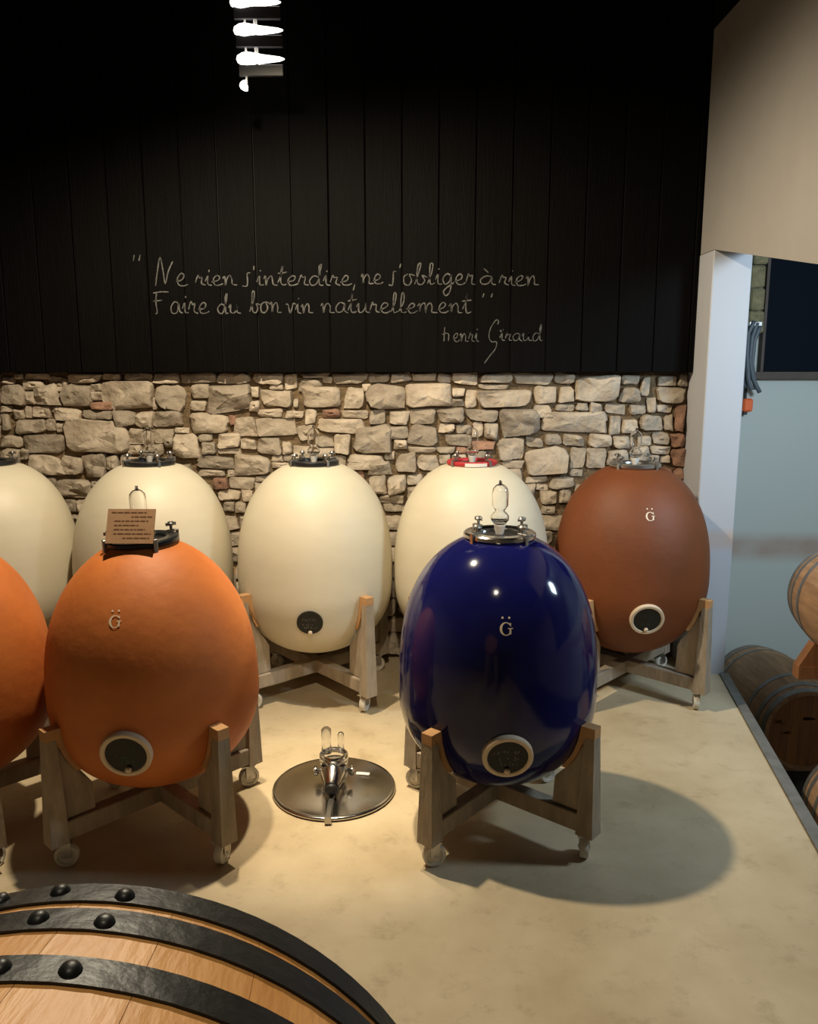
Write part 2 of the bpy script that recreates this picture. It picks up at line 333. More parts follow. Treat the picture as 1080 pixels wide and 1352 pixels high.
def stone(cx, cz, w_, h_, m):
    d = min(0.060, 0.020 + 0.2 * min(w_, h_)) * sr.uniform(0.7, 1.2)
    ph = sr.uniform(0, 50)
    tilt = sr.uniform(-0.35, 0.35); tz = sr.uniform(-0.3, 0.3)
    per = []; m_ = min(w_, h_)
    def jj(k=.045): return sr.uniform(-k, k) * m_
    hw, hh = w_ / 2, h_ / 2
    for cx_, cz_ in ((1, -1), (1, 1), (-1, 1), (-1, -1)):       # irregular quarried outline, corners knocked off unevenly
        a_ = min(sr.choice([.05, .12, .2, .32]) * w_, .09); b_ = min(sr.choice([.08, .15, .25, .40]) * h_, .08)
        A_ = (cx_ * (hw - a_) + jj(), cz_ * hh + jj(.03)); B_ = (cx_ * hw + jj(.03), cz_ * (hh - b_) + jj())
        mid = (cx_ * (hw - a_ * .3) + jj(.02), cz_ * (hh - b_ * .3) + jj(.02))
        per += [A_, mid, B_] if cx_ * cz_ < 0 else [B_, mid, A_]
        nx_ = (0.0 + jj(.12), cz_ * hh * sr.uniform(.93, 1.03)) if cx_ == cz_ else (cx_ * hw * sr.uniform(.93, 1.03), jj(.12))
        if cx_ * cz_ > 0: per.append((jj(.2), cz_ * hh * sr.uniform(.92, 1.04)))
        else: per.append((cx_ * hw * sr.uniform(.94, 1.03), jj(.2)))
    k1, k2 = sr.uniform(-.16, .16), sr.uniform(-.09, .09); k3, k4 = sr.uniform(-.14, .14), sr.uniform(-.12, .12)   # lean and wedge
    per = [(x_ * (1 + k3 * z_ / hh) + k1 * z_ * min(1, w_ / h_ * .7), z_ * (1 + k4 * x_ / hw) + k2 * x_ * min(1, h_ / w_ * 1.5)) for x_, z_ in per]
    n = len(per)
    bm = bmesh.new(); rings = []
    for sc, dp in ((1.0, -0.05), (1.0, 0.45), (0.93, 0.86), (0.66, 1.0), (0.34, 1.0)):
        ring = []
        for (x_, z_) in per:
            X, Z = x_ * sc, z_ * sc
            nn = noise.noise(Vector((X * 9 + ph, Z * 9, ph))) * 0.7 + noise.noise(Vector((X * 26 + ph, Z * 26, ph))) * 0.45
            dd = d * dp * (1 + (nn + tilt * X / w_ * 2 + tz * Z / h_ * 2 if dp > 0.5 else 0))
            ring.append(bm.verts.new((X, -dd, Z)))
        rings.append(ring)
    cen = bm.verts.new((0, -d * (1 + 0.3 * noise.noise(Vector((ph, ph, ph)))), 0))
    for a, b in zip(rings, rings[1:]):
        for k in range(n): bm.faces.new((a[k], a[(k + 1) % n], b[(k + 1) % n], b[k]))
    for k in range(n): bm.faces.new((rings[-1][k], rings[-1][(k + 1) % n], cen))
    o = obj('stone', bm, m, wall_back, smooth='auto', loc=(cx, WALL_Y, cz)); o.rotation_euler = (0, R(sr.uniform(-5, 5)) * min(1, h_ / w_ * 1.3), 0)
    return o
FY = WALL_Y - 0.05
placed = []
for off, L_ in RECTS.items():
    for (a, b, c, d) in L_:
        p = at(off + a / 5.4, 480 + d / 5.4, FY); q = at(off + c / 5.4, 480 + b / 5.4, FY)
        z1 = min(q.z, 2.066)
        if z1 - p.z < 0.02: continue
        placed.append((p.x, p.z, q.x, z1))
        stone((p.x + q.x) / 2, (p.z + z1) / 2, q.x - p.x, z1 - p.z, M['stone_red'] if (a, b, c, d) in RED else M['stone'])
# small stones wedged into the leftover joints
def free_m(x0, z0, x1, z1, g=0.004):
    return all(x1 + g < a or x0 - g > c or z1 + g < b or z0 - g > d for a, b, c, d in placed)
nfill = 0
for _ in range(9000):
    x = sr.uniform(-2.93, PX0 - .05); z = sr.uniform(1.22, 2.05)
    if nfill > 90 or not free_m(x - .018, z - .014, x + .018, z + .014): continue
    b4 = [x - .018, z - .014, x + .018, z + .014]
    for step in range(14):
        for k, dlt in ((0, -.006), (1, -.006), (2, .006), (3, .006)):
            t = list(b4); t[k] += dlt
            if t[2] < PX0 - .01 and t[3] < 2.062 and t[2] - t[0] < .16 and t[3] - t[1] < .11 and free_m(*t): b4 = t
    if b4[2] - b4[0] < .045 or b4[3] - b4[1] < .035: continue
    placed.append(tuple(b4)); nfill += 1
    stone((b4[0] + b4[2]) / 2, (b4[1] + b4[3]) / 2, b4[2] - b4[0], b4[3] - b4[1], M['stone_red'] if sr.random() < .08 else M['stone'])
# courses lower down, seen only in the gaps between the tanks, and a stretch past the left edge of the frame
def free(x0, z0, x1, z1):
    return all(min(x1, c) - max(x0, a) < 0.02 or min(z1, d) - max(z0, b) < 0.02 for a, b, c, d in placed)
zlist = []; z = 0.03
while z < 2.03:
    h = sr.uniform(0.10, 0.16); zlist.append((z, h)); z += h + 0.012
for z, h in zlist:
    x = -3.55 + sr.uniform(0, .1)
    while x < PX0 - 0.1:
        wd = sr.uniform(0.13, 0.30); x1 = min(x + wd, PX0 - .01)
        z1 = min(z + h, 2.06)
        gap_view = any(abs((x + x1) / 2 - g) < 0.26 for g in (-2.15, -1.12, -0.1, 0.92, 1.85)) or z > 1.0
        if (x1 < -2.95 or z < 1.15) and gap_view and free(x, z, x1, z1) and x1 - x > .06:
            stone((x + x1) / 2, (z + z1) / 2, x1 - x, z1 - z, M['stone'])
        x = x1 + 0.012

# ------------------------------------------------------------------ chalk lettering (stroke alphabet of this hand)
GL = {  # letter: (advance, strokes) with x-height 1, ascender 2, descender -1
 'a': (1.0, ["0.75,.85 .4,1 .08,.55 .2,.05 .55,.15 .75,.9 .75,.2 1,0"]),
 'à': (1.0, ["0.75,.85 .4,1 .08,.55 .2,.05 .55,.15 .75,.9 .75,.2 1,0", ".3,1.75 .55,1.35"]),
 'b': (.95, ["0,.1 .35,1.2 .45,1.95 .25,1.9 .2,.9 .25,.1 .55,.0 .75,.4 .6,.85 .95,.75"]),
 'd': (1.05, ["0.7,.85 .4,1 .08,.55 .2,.05 .5,.1 .75,.8 .86,1.5 .92,2.15 .8,1.9 .76,.9 .8,.1 1.05,.05"]),
 'e': (.85, ["0,.35 .45,.5 .6,.85 .38,1 .12,.6 .2,.08 .55,.02 .85,.2"]),
 'g': (.95, ["0.7,.85 .4,1 .08,.6 .25,.1 .6,.3 .72,.95 .65,-.5 .3,-1.0 .15,-.6 .6,-.1 .95,.2"]),
 'h': (1.0, ["0,.1 .3,1.2 .38,1.95 .2,1.8 .15,0 .2,.55 .5,.95 .68,.7 .65,.1 1,.05"]),
 'i': (.5, ["0,.4 .2,.95 .22,.15 .5,.05", ".28,1.4 .32,1.55"]),
 'l': (.6, ["0,.1 .35,1.1 .42,1.9 .25,1.95 .18,.8 .25,.05 .6,.15"]),
 'm': (1.5, ["0,.7 .15,.95 .15,0 .25,.7 .5,1 .6,.6 .58,0 .7,.7 .95,1 1.08,.6 1.1,.1 1.5,.05"]),
 'n': (1.05, ["0,.7 .15,.95 .18,0 .28,.65 .55,1 .68,.6 .7,.1 1.05,.05"]),
 'o': (.9, ["0.45,1 .1,.7 .12,.15 .45,0 .7,.45 .5,1 .9,.85"]),
 'r': (.75, ["0,.3 .2,1.05 .3,.8 .52,.85 .45,.2 .75,.05"]),
 's': (.7, ["0,.0 .3,-.05 .38,.5 .36,1.2 .6,1.25"]),
 't': (.65, ["0,.3 .26,1.2 .36,2.0 .27,1.4 .22,.4 .35,.02 .65,.15", "-.02,1.22 .35,1.26 .68,1.32"]),
 'u': (1.0, ["0,.6 .15,1 .15,.2 .4,.05 .65,.5 .7,1 .72,.15 1,.05"]),
 'v': (.8, ["0,.95 .2,.9 .3,0 .5,.5 .65,1 .85,.9"]),
 'N': (1.5, ["0,0 .25,1.2 .45,2.2 .6,1.2 .75,.15 1.0,1.2 1.35,1.95"]),
 'F': (1.3, [".3,1.85 .2,1.0 .3,.1 .15,-.05", ".05,1.8 .7,1.9 1.3,1.85", "0,1.05 .7,1.15"]),
 'G': (1.4, ["1.0,2.5 1.1,3.0 .8,3.1 .3,2.0 .1,.8 .4,.0 .9,-.1 .8,-1.0 .3,-2.0 -.3,-3.2", "1.25,1.7 1.4,1.35"]),
 'H': (1.3, [".2,0 .25,1.1 .3,1.7", "0,.8 .4,1.0 .8,.9 .7,.1"]),
 "'": (.35, [".15,1.6 .2,2.0"]),
 ',': (.4, [".2,.1 .1,-.5"]),
 '"': (.8, [".1,1.5 .2,2.1", ".5,1.5 .6,2.1"]),
}
def ribbon(bm, pts, wd, to3, ph):
    n = len(pts); L0 = []
    for i, p in enumerate(pts):
        a, b = pts[max(i - 1, 0)], pts[min(i + 1, n - 1)]
        dx, dz = b[0] - a[0], b[1] - a[1]; l = math.hypot(dx, dz) or 1
        ww = wd * (0.75 + 0.35 * noise.noise(Vector((p[0] * 40 + ph, p[1] * 40, ph)))) * (0.6 if i in (0, n - 1) else 1)
        nx, nz = -dz / l * ww / 2, dx / l * ww / 2
        L0.append((bm.verts.new(to3(p[0] + nx, p[1] + nz)), bm.verts.new(to3(p[0] - nx, p[1] - nz))))
    for (a, b), (c, d) in zip(L0, L0[1:]): bm.faces.new((a, b, d, c))
TY = PAN_Y - 0.0065
def write(word, px0, px1, base, xh, wd=0.0105, dbase=0.0):
    tot = sum(GL[c][0] for c in word); p0 = at(px0, base, TY); p1 = at(px1, base + dbase, TY)
    sx = (p1.x - p0.x) / tot; sz = p0.z - at(px0, base + xh, TY).z
    bm = bmesh.new(); cx = 0
    for c in word:
        adv, st = GL[c]
        for s in st:
            raw = [tuple(float(v) for v in q.split(',')) for q in s.split()]
            jt = [(cx + u + sr.uniform(-.03, .03), v + sr.uniform(-.05, .05)) for u, v in raw]
            pts = [(p0.x + u * sx, p0.z + (p1.z - p0.z) * u / tot + v * sz) for u, v in smooth_pts(jt)]
            ribbon(bm, pts, wd, lambda a, b: (a, TY, b), sr.uniform(0, 99))
        cx += adv
    o = obj('chalk_word', bm, M['chalk'], wall_upper); return o
for a in [('"', 175, 190, 366, 14), ('Ne', 205, 248, 378, 17), ('rien', 258, 313, 377, 13), ("s'interdire,", 320, 472, 377, 13), ('ne', 477, 506, 375, 13),
          ("s'obliger", 513, 628, 376, 14), ('à', 632, 655, 376, 12), ('rien', 659, 712, 377, 13),
          ('Faire', 203, 276, 414, 15), ('du', 286, 318, 414, 12), ('bon', 330, 372, 413, 14), ('vin', 378, 414, 414, 13), ('naturellement', 424, 622, 413, 13),
          ('"', 634, 656, 406, 9), ('Henri', 584, 632, 451, 11, .008), ('G', 644, 662, 451, 9, .0095), ('iraud', 660, 716, 450, 10, .0085)]:
    write(*a)

# ------------------------------------------------------------------ egg tanks
def profile(q, n=34):
    Rm, z0, zm, zt, a, b, c = q
    up = [(Rm * max(0, 1 - (k / n) ** a) ** (1 / b), zm + k / n * (zt - zm)) for k in range(1, n + 1)]
    lo = [(Rm * max(0, 1 - (k / n) ** c) ** 0.5, zm - k / n * (zm - z0)) for k in range(n + 1)]
    lo += [(Rm * max(0, 1 - t ** c) ** 0.5, zm - t * (zm - z0)) for t in (0.985, 0.993, 0.997)]
    lo.sort(key=lambda v: v[1])
    return lo + up
def radius_at(q, z):
    Rm, z0, zm, zt, a, b, c = q
    t = (z - zm) / (zt - zm) if z > zm else (zm - z) / (zm - z0)
    t = min(max(t, 0), 1)
    return Rm * (1 - t ** a) ** (1 / b) if z > zm else Rm * (1 - t ** c) ** 0.5
def frame(q, phi, z):
    """surface point and tangent frame (right, up, out) on an egg; phi=0 faces the viewer side (-y)"""
    r = radius_at(q, z); dz = 0.004
    dr = (radius_at(q, z + dz) - radius_at(q, z - dz)) / (2 * dz)
    o = Vector((math.sin(phi), -math.cos(phi), 0)); rt = Vector((math.cos(phi), math.sin(phi), 0))
    n = (o - Vector((0, 0, dr))).normalized(); up = n.cross(rt) * 1.0
    if up.z < 0: up = -up
    return o * r + Vector((0, 0, z)), rt, up, n
def logo_polys():
    P = []
    N_ = 22; out = []; inn = []
    for k in range(N_ + 1):
        a = R(38 + (330 - 38) * k / N_)
        out.append((0.46 * math.cos(a), 0.50 * math.sin(a)))
        inn.append((0.02 + 0.30 * math.cos(a), 0.435 * math.sin(a)))
    for k in range(N_): P.append([out[k], out[k + 1], inn[k + 1], inn[k]])
    P.append([(0.26, 0.02), (0.40, 0.02), (0.40, -0.38), (0.26, -0.40)])
    P.append([(0.14, 0.07), (0.52, 0.07), (0.52, 0.01), (0.14, 0.01)])
    P.append([(0.30, 0.42), (0.38, 0.46), (0.38, 0.20), (0.34, 0.18)])
    for cx in (-0.25, 0.25):
        P.append([(cx + 0.085 * math.cos(2 * math.pi * k / 8), 0.82 + 0.085 * math.sin(2 * math.pi * k / 8)) for k in range(8)])
    return P
def lid_parts(root, zt, ring_m, rot, with_airlock=True, airlock_h=1.0):
    bm = bmesh.new(); lathe(bm, [(.100, 0), (.155, 0), (.160, .006), (.160, .020), (.154, .026), (.112, .026), (.104, .020)], 40, None, True)
    ring = obj('lid_ring', bm, ring_m, root, 'auto', (0, 0, zt))
    bm = bmesh.new(); lathe(bm, [(0, .004), (.105, .004), (.105, .012), (.03, .014), (0, .014)], 32)
    obj('lid_plate', bm, M['gunmetal'], root, 'auto', (0, 0, zt))
    for k in range(4):
        a = rot + k * math.pi / 2 + R(38)
        mt = Matrix.Rotation(a, 4, 'Z')
        bm = bmesh.new()
        bx(bm, (.161, -.009, -.045), (.170, .009, .036), mt, .002)
        bx(bm, (.118, -.009, .030), (.170, .009, .038), mt, .002)
        bx(bm, (.150, -.009, -.045), (.168, .009, -.037), mt, .002)
        cl = obj('clamp', bm, M['steel_dull'], root, False, (0, 0, zt))
        bm = bmesh.new()
        T = mt @ Matrix.Translation((.138, 0, .038))
        lathe(bm, [(0, 0), (.007, 0), (.007, .018), (.016, .020), (.018, .028), (.012, .036), (0, .037)], 12, T)
        bx(bm, (-.024, -.003, .018), (.024, .003, .032), T, .001)
        obj('wing_nut', bm, M['steel_dull'], cl, 'auto')
    if with_airlock:
        h = airlock_h
        bm = bmesh.new()
        out = [(.022, .0505), (.024, .052), (.028, .056), (.040, .075), (.041, .095), (.030, .112), (.020, .122), (.027, .135), (.036, .15), (.037, .215), (.033, .24), (.020, .256), (.008, .262), (.006, .28)]
        inn = [(max(r - .0028, .002), z + (.004 if z == 0 else -.001)) for r, z in out]
        lathe(bm, [(0, out[0][1] * h)] + [(r, z * h) for r, z in out] + [(0, .281 * h)], 24)
        iv = lathe(bm, [(0, .058 * h)] + [(r, z * h) for r, z in inn[3:-1]] + [(0, .258 * h)], 24)
        ai = obj('airlock', bm, M['glass'], root, True, (0, 0, zt + .0145), iv)
        ai['label'] = 'clear blown glass airlock on the lid'
        bm = bmesh.new(); lathe(bm, [(0, 0), (.017, 0), (.027, .048 * h), (.024, .05 * h), (0, .05 * h)], 20)
        obj('stopper', bm, M['tape'], root, 'auto', (0, 0, zt + .0142))
def make_egg(q, loc, rot, m, ring_m, logo=None, port=None, label='', group=None, name='egg_tank', airlock_h=0.85, ink='port_text'):
    root = empty(name, loc, rot)
    pr = profile(q); zt = max(z for r, z in pr if r >= 0.155)
    pts = [p for p in pr if p[1] <= zt]
    zt2 = zt + 0.012
    full = pts + [(.152, zt2 - .002), (.146, zt2), (.120, zt2), (.115, zt2 - .01), (.115, zt - .12), (0, zt - .12)]
    if full[0][0] > 1e-4: full = [(0, pts[0][1])] + full
    bm = bmesh.new(); lathe(bm, full, 72)
    obj('body', bm, m, root, True)
    lid_parts(root, zt2 + .0005, ring_m, rot, True, airlock_h)
    if logo:
        phi, z, size = logo
        bm = bmesh.new()
        P0, rt, up, n = frame(q, phi, z)
        for poly in logo_polys():
            vs_ = []
            for u, v in poly:
                zz = z + v * size * up.z; rr = radius_at(q, zz)
                ph = phi + u * size / rr
                Pp, _, _, nn = frame(q, ph, zz)
                vs_.append(bm.verts.new(Pp + nn * 0.0022))
            bm.faces.new(vs_)
        o = obj('letter_logo', bm, M['logo'], root); o['label'] = 'cream letter G under two dots'
    if port:
        phi, z, rad, ringed = port
        P0, rt, up, n = frame(q, phi, z)
        mt = Matrix((( rt.x, up.x, n.x, P0.x), (rt.y, up.y, n.y, P0.y), (rt.z, up.z, n.z, P0.z), (0, 0, 0, 1)))
        if ringed:
            bm = bmesh.new(); lathe(bm, [(rad * .80, -.012), (rad, -.012), (rad, .008), (rad * .96, .012), (rad * .84, .012), (rad * .80, .008)], 36, mt, True)
            obj('port_ring', bm, M['port_ring'], root, 'auto')
        bm = bmesh.new(); lathe(bm, [(0, .006), (rad * .80, .006), (rad * .80, -.014), (0, -.014)], 32, mt)
        pg = obj('port_window', bm, M['port_glass'], root, 'auto')
        bm = bmesh.new(); lathe(bm, [(0, .006), (.012, .006), (.013, .016), (.008, .022), (0, .023)], 14, mt @ Matrix.Translation((0, -rad * .66, 0)))
        obj('stud', bm, M['port_ring'], pg, 'auto')
        # faded lettering on the window
        bm = bmesh.new(); rr = random.Random(int(z * 1000))
        S = rad * .8
        for row, (y_, x0, x1) in enumerate([(.28, -.72, .5), (-.12, -.55, .6), (-.42, -.5, .5)]):
            x_ = x0
            while x_ < x1:
                wd = rr.uniform(.08, .16)
                if rr.random() < .8:
                    pts_ = smooth_pts([(S * (x_ + rr.uniform(0, wd)), S * (y_ + rr.uniform(-.12, .16))) for _ in range(4)], 3)
                    ribbon(bm, pts_, S * .035, lambda a, b: mt @ Vector((a, b, .0068)), rr.uniform(0, 50))
                x_ += wd + .05
        obj('port_lettering', bm, M[ink], pg)
    tag(root, label, 'egg tank', group)
    return root
def make_stand(q, loc, rot, ztop, cs, label, group):
    root = empty('tank_stand', loc, rot)
    so = radius_at(q, ztop) + .022 + .045
    for k in range(2):
        mt = Matrix.Rotation(R(45 + 90 * k), 4, 'Z')
        bm = bmesh.new(); bx(bm, (-so + .04, -.034, .128), (so - .04, .034, .212 - k * .001), mt, .004)
        obj('cross_beam', bm, M['wood_grey'], root)
    zi = [ztop - .015 - k * (ztop - .015 - .34) / 8 for k in range(9)]
    for k in range(4):
        a = R(45 + 90 * k); mt = Matrix.Rotation(a, 4, 'Z')
        def slab(poly, th):
            bm = bmesh.new()
            A = [bm.verts.new(mt @ Vector((s, -th(z), z))) for s, z in poly]; B = [bm.verts.new(mt @ Vector((s, th(z), z))) for s, z in poly]
            n = len(poly)
            fa = bm.faces.new(A); fb = bm.faces.new(B[::-1])
            for i in range(n): bm.faces.new((A[i], B[i], B[(i + 1) % n], A[(i + 1) % n]))
            bmesh.ops.triangulate(bm, faces=[fa, fb]); return bm
        # tapered post, narrow at the top
        inr = max(radius_at(q, ztop - .035) + .024, so - .044)
        up = obj('upright', slab([(so + .014, .118), (so, ztop - .035), (inr, ztop - .035), (so - .062, .216), (so - .066, .118)],
                                 lambda z: .040 - .013 * (z - .118) / (ztop - .118)), M['wood_grey'], root)
        # thinner gusset with a concave edge under the tank
        cv = [(max(radius_at(q, z) + .026, so - .19), z) for z in zi if z < ztop - .06]
        obj('gusset', slab([(so - .012, ztop - .07)] + cv + [(so - .195, .2165), (so - .03, .2165)], lambda z: .014), M['wood_grey'], up)
        # pad: pale block at the top that touches the tank
        z2 = [ztop + .012] + [z for z in zi if z > ztop - .20] + [ztop - .20]
        inn = [(radius_at(q, z) + .002, z) for z in z2]
        outp = [(so + .001, ztop + .012), (so + .001, ztop - .034)] + [(radius_at(q, z) + .0235, z) for z in z2 if z < ztop - .04]
        poly = inn + outp[::-1]
        bm = bmesh.new()
        A = [bm.verts.new(mt @ Vector((s, -.027, z))) for s, z in poly]; B = [bm.verts.new(mt @ Vector((s, .027, z))) for s, z in poly]
        n = len(poly); fa = bm.faces.new(A); fb = bm.faces.new(B[::-1])
        for i in range(n): bm.faces.new((A[i], B[i], B[(i + 1) % n], A[(i + 1) % n]))
        bmesh.ops.triangulate(bm, faces=[fa, fb])
        obj('pad', bm, M['wood_tan'], up)
        # caster
        cp = Vector((cs * math.cos(a), cs * math.sin(a), 0))
        sw = Matrix.Translation(cp) @ Matrix.Rotation([0.5, 2.6, 0.15, 1.3][k], 4, 'Z')
        bm = bmesh.new()
        bx(bm, (-.035, -.03, .111), (.035, .03, .118), sw)
        for s in (-1, 1): bx(bm, (-.012, s * .021 - .002, .045), (.030, s * .021 + .002, .112), sw)
        tube(bm, [sw @ Vector((.008, -.026, .05)), sw @ Vector((.008, .026, .05))], .006)
        ca = obj('caster_fork', bm, M['steel_dull'], root)
        bm = bmesh.new()
        lathe(bm, [(0, -.014), (.034, -.014), (.036, -.018), (.047, -.018), (.050, -.014), (.050, .014), (.047, .018), (.036, .018), (.034, .014), (0, .014)], 28,
              sw @ Matrix.Translation((.008, 0, .0505)) @ Matrix.Rotation(R(90), 4, 'X'))
        obj('wheel', bm, M['wheel'], ca, 'auto')
    tag(root, label, 'stand', group)
    return root

Q_BLUE = (0.447, 0.240, 0.660, 1.392, 2.90, 2.00, 2.15)
Q_ORANGE = (0.460, 0.250, 0.680, 1.370, 2.40, 1.88, 2.30)
Q_WHITE = (0.497, 0.280, 0.775, 1.530, 2.55, 2.12, 2.28)
Q_TERRA = (0.486, 0.276, 0.780, 1.513, 2.50, 2.13, 2.05)
make_egg(Q_BLUE, (0.401, 3.55, 0), 0, M['cobalt'], M['steel'], (R(-1.8), 1.069, .054), (R(0.3), .535, .105, True),
         'glossy cobalt blue egg-shaped tank with steel clamped lid and glass airlock')
make_stand(Q_BLUE, (0.401, 3.55, 0), R(5.0), .60, .47, 'wooden cross stand on casters carrying the blue egg tank', 'stands under the egg tanks')
og = make_egg(Q_ORANGE, (-1.122, 3.53, 0), 0, M['terra'], M['gunmetal'], (R(-1.5), 1.10, .052), (R(0.6), .565, .105, True),
         'bright orange terracotta egg tank with kraft card on its black lid', ink='port_green')
og.rotation_euler = (0, R(-2.4), 0)
make_stand(Q_ORANGE, (-1.147, 3.53, 0), R(1.5), .62, .47, 'wooden cross stand under the orange egg tank with the card', 'stands under the egg tanks')
make_egg(Q_ORANGE, (-2.10, 3.50, 0), 0, M['terra'], M['gunmetal'], (R(-5), 1.10, .052), (R(0.6), .565, .105, True),
         'orange terracotta egg tank beside the orange one carrying the card, without a card', ink='port_green')
make_stand(Q_ORANGE, (-2.10, 3.50, 0), R(0), .62, .47, 'wooden cross stand under the orange egg tank without a card', 'stands under the egg tanks')
whites = [(-2.66, M['gunmetal'], None, 'cream egg tank behind the orange tank without a card', 'behind the cardless orange tank'),
          (-1.645, M['gunmetal'], None, 'cream egg tank right behind the orange tank with the card', 'behind the orange tank with the card'),
          (-0.603, M['gunmetal'], (R(1.5), .604, .098, False), 'cream egg tank with bare dark round port, behind the steel lid on the floor', 'with the bare dark port'),
          (0.40, M['red'], None, 'cream egg tank with red gasket under its lid, behind the blue tank', 'with the red gasket')]
for x, rm, port, lb, sl in whites:
    e = make_egg(Q_WHITE, (x, 5.16, 0), 0, M['cream'], rm, None, port or (R(1.5), .604, .098, False), lb, 'cream egg tanks along the stone wall', airlock_h=.82)
    make_stand(Q_WHITE, (x, 5.16, 0), R(-4.0 if x < 0 else 2), .73, .495,
               'wooden cross stand under the cream tank ' + sl, 'stands under the egg tanks')
# white strip of tape on the red gasket
zt = max(z for r, z in profile(Q_WHITE) if r >= 0.155)
red_tank = [o for o in bpy.data.objects if o.get('label', '').startswith('cream egg tank with red')][0]
bm = bmesh.new()
prism(bm, [(.1612 * math.sin(a), -.1612 * math.cos(a)) for a in [R(-20 + 5 * k) for k in range(11)]] + [(.163 * math.sin(a), -.163 * math.cos(a)) for a in [R(30 - 5 * k) for k in range(11)]], zt + .013, zt + .034)
obj('tape', bm, M['tape'], red_tank)
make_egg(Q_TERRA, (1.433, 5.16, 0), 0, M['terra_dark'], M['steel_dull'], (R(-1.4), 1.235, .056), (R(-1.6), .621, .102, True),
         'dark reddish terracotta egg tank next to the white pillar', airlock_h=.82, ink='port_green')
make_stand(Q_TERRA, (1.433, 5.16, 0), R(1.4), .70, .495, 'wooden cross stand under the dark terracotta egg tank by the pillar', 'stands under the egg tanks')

# ------------------------------------------------------------------ card on the orange tank
zt = max(z for r, z in profile(Q_ORANGE) if r >= 0.155) + .0125
cr_ = empty('sign_card', (-1.180, 3.372, zt + .0285)); cr_.rotation_euler = (R(-24), 0, R(-1))
box_obj('card', (-.102, -.002, 0), (.102, .002, .15), M['card'], cr_)
bm = bmesh.new(); rr = random.Random(5)
for i, (x0, x1) in enumerate([(-.085, .06), (.0, .085), (-.07, .07), (-.07, .03), (-.07, .06), (-.07, .085), (-.03, .08)]):
    z = .132 - i * .0185; x = x0
    while x < x1:
        wd = rr.uniform(.010, .028); bx(bm, (x, -.0027, z), (min(x + wd, x1 + .004), -.0021, z + .0045)); x += wd + .004
obj('printed_lines', bm, M['ink'], cr_)
tag(cr_, 'small brown kraft card with printed lines on the orange tank lid', 'sign')

# ------------------------------------------------------------------ steel lid lying on the floor with its glass airlock
lid = empty('steel_lid', (-0.378, 3.835, 0))
bm = bmesh.new()
lathe(bm, [(0, .040), (.05, .040), (.12, .034), (.20, .024), (.265, .018), (.29, .020), (.305, .020), (.311, .013), (.308, .004), (.30, .001), (.27, .004), (0, .006)], 72)
obj('disc', bm, M['steel'], lid, True)
bm = bmesh.new(); bx(bm, (-.013, -.325, .030), (.013, .16, .042), None, .003); bx(bm, (-.016, -.338, .004), (.016, -.314, .044), None, .004)
obj('yoke_bar', bm, M['steel_dull'], lid)
bm = bmesh.new(); lathe(bm, [(0, .040), (.050, .040), (.058, .055), (.066, .10), (.070, .135), (.062, .140), (.0, .140)], 28); obj('cup', bm, M['steel'], lid, True)
bm = bmesh.new(); lathe(bm, [(.064, .078), (.0685, .078), (.0705, .105), (.066, .105)], 28, None, True); obj('tape_band', bm, M['tape'], lid)
mt = Matrix.Translation((0, -.030, .112)) @ Matrix.Rotation(R(108), 4, 'X')
bm = bmesh.new(); lathe(bm, [(0, -.01), (.066, -.01), (.062, .03), (.036, .105), (0, .108)], 20, mt); obj('valve_cone', bm, M['steel'], lid, 'auto')
bm = bmesh.new(); lathe(bm, [(0, .104), (.027, .104), (.034, .115), (.030, .132), (0, .136)], 16, mt); obj('knob', bm, M['rubber'], lid, True)
for s in (-1, 1):
    bm = bmesh.new(); T = Matrix.Translation((s * .082, -.01, .105)) @ Matrix.Rotation(s * R(90), 4, 'Y')
    lathe(bm, [(0, -.012), (.012, -.012), (.020, .0), (.020, .012), (.010, .020), (0, .021)], 14, T); bx(bm, (-.026, -.004, .0), (.026, .004, .018), T, .002)
    obj('wing_nut', bm, M['steel'], lid, 'auto')
bm = bmesh.new(); lathe(bm, [(.054, .1405), (.070, .1405), (.074, .152), (.072, .190), (.066, .196), (.054, .194)], 28, None, True); obj('glass_collar', bm, M['glass'], lid, True)
bm = bmesh.new(); iv = []
for x, y, r, h0, h1 in ((-.036, 0, .025, .197, .33), (.036, 0.01, .017, .197, .30)):
    T = Matrix.Translation((x, y, 0))
    lathe(bm, [(0, h0), (r, h0), (r, h1 - .01), (r * .7, h1), (0, h1)], 18, T); iv += lathe(bm, [(0, h0 + .003), (r - .003, h0 + .003), (r - .003, h1 - .012), (r * .5, h1 - .003), (0, h1 - .003)], 18, T)
obj('glass_tube', bm, M['glass'], lid, True, None, iv)
bm = bmesh.new(); lathe(bm, [(0, .1415), (.052, .1415), (.052, .150), (0, .150)], 24); obj('collar_plate', bm, M['steel'], lid, 'auto')
tag(lid, 'round polished steel lid with glass airlock lying on the floor', 'lid')
bm = bmesh.new(); bx(bm, (.09, .10, .033), (.16, .125, .036), Matrix.Rotation(R(-8), 4, 'Z')); obj('paper_label', bm, M['tape'], lid)

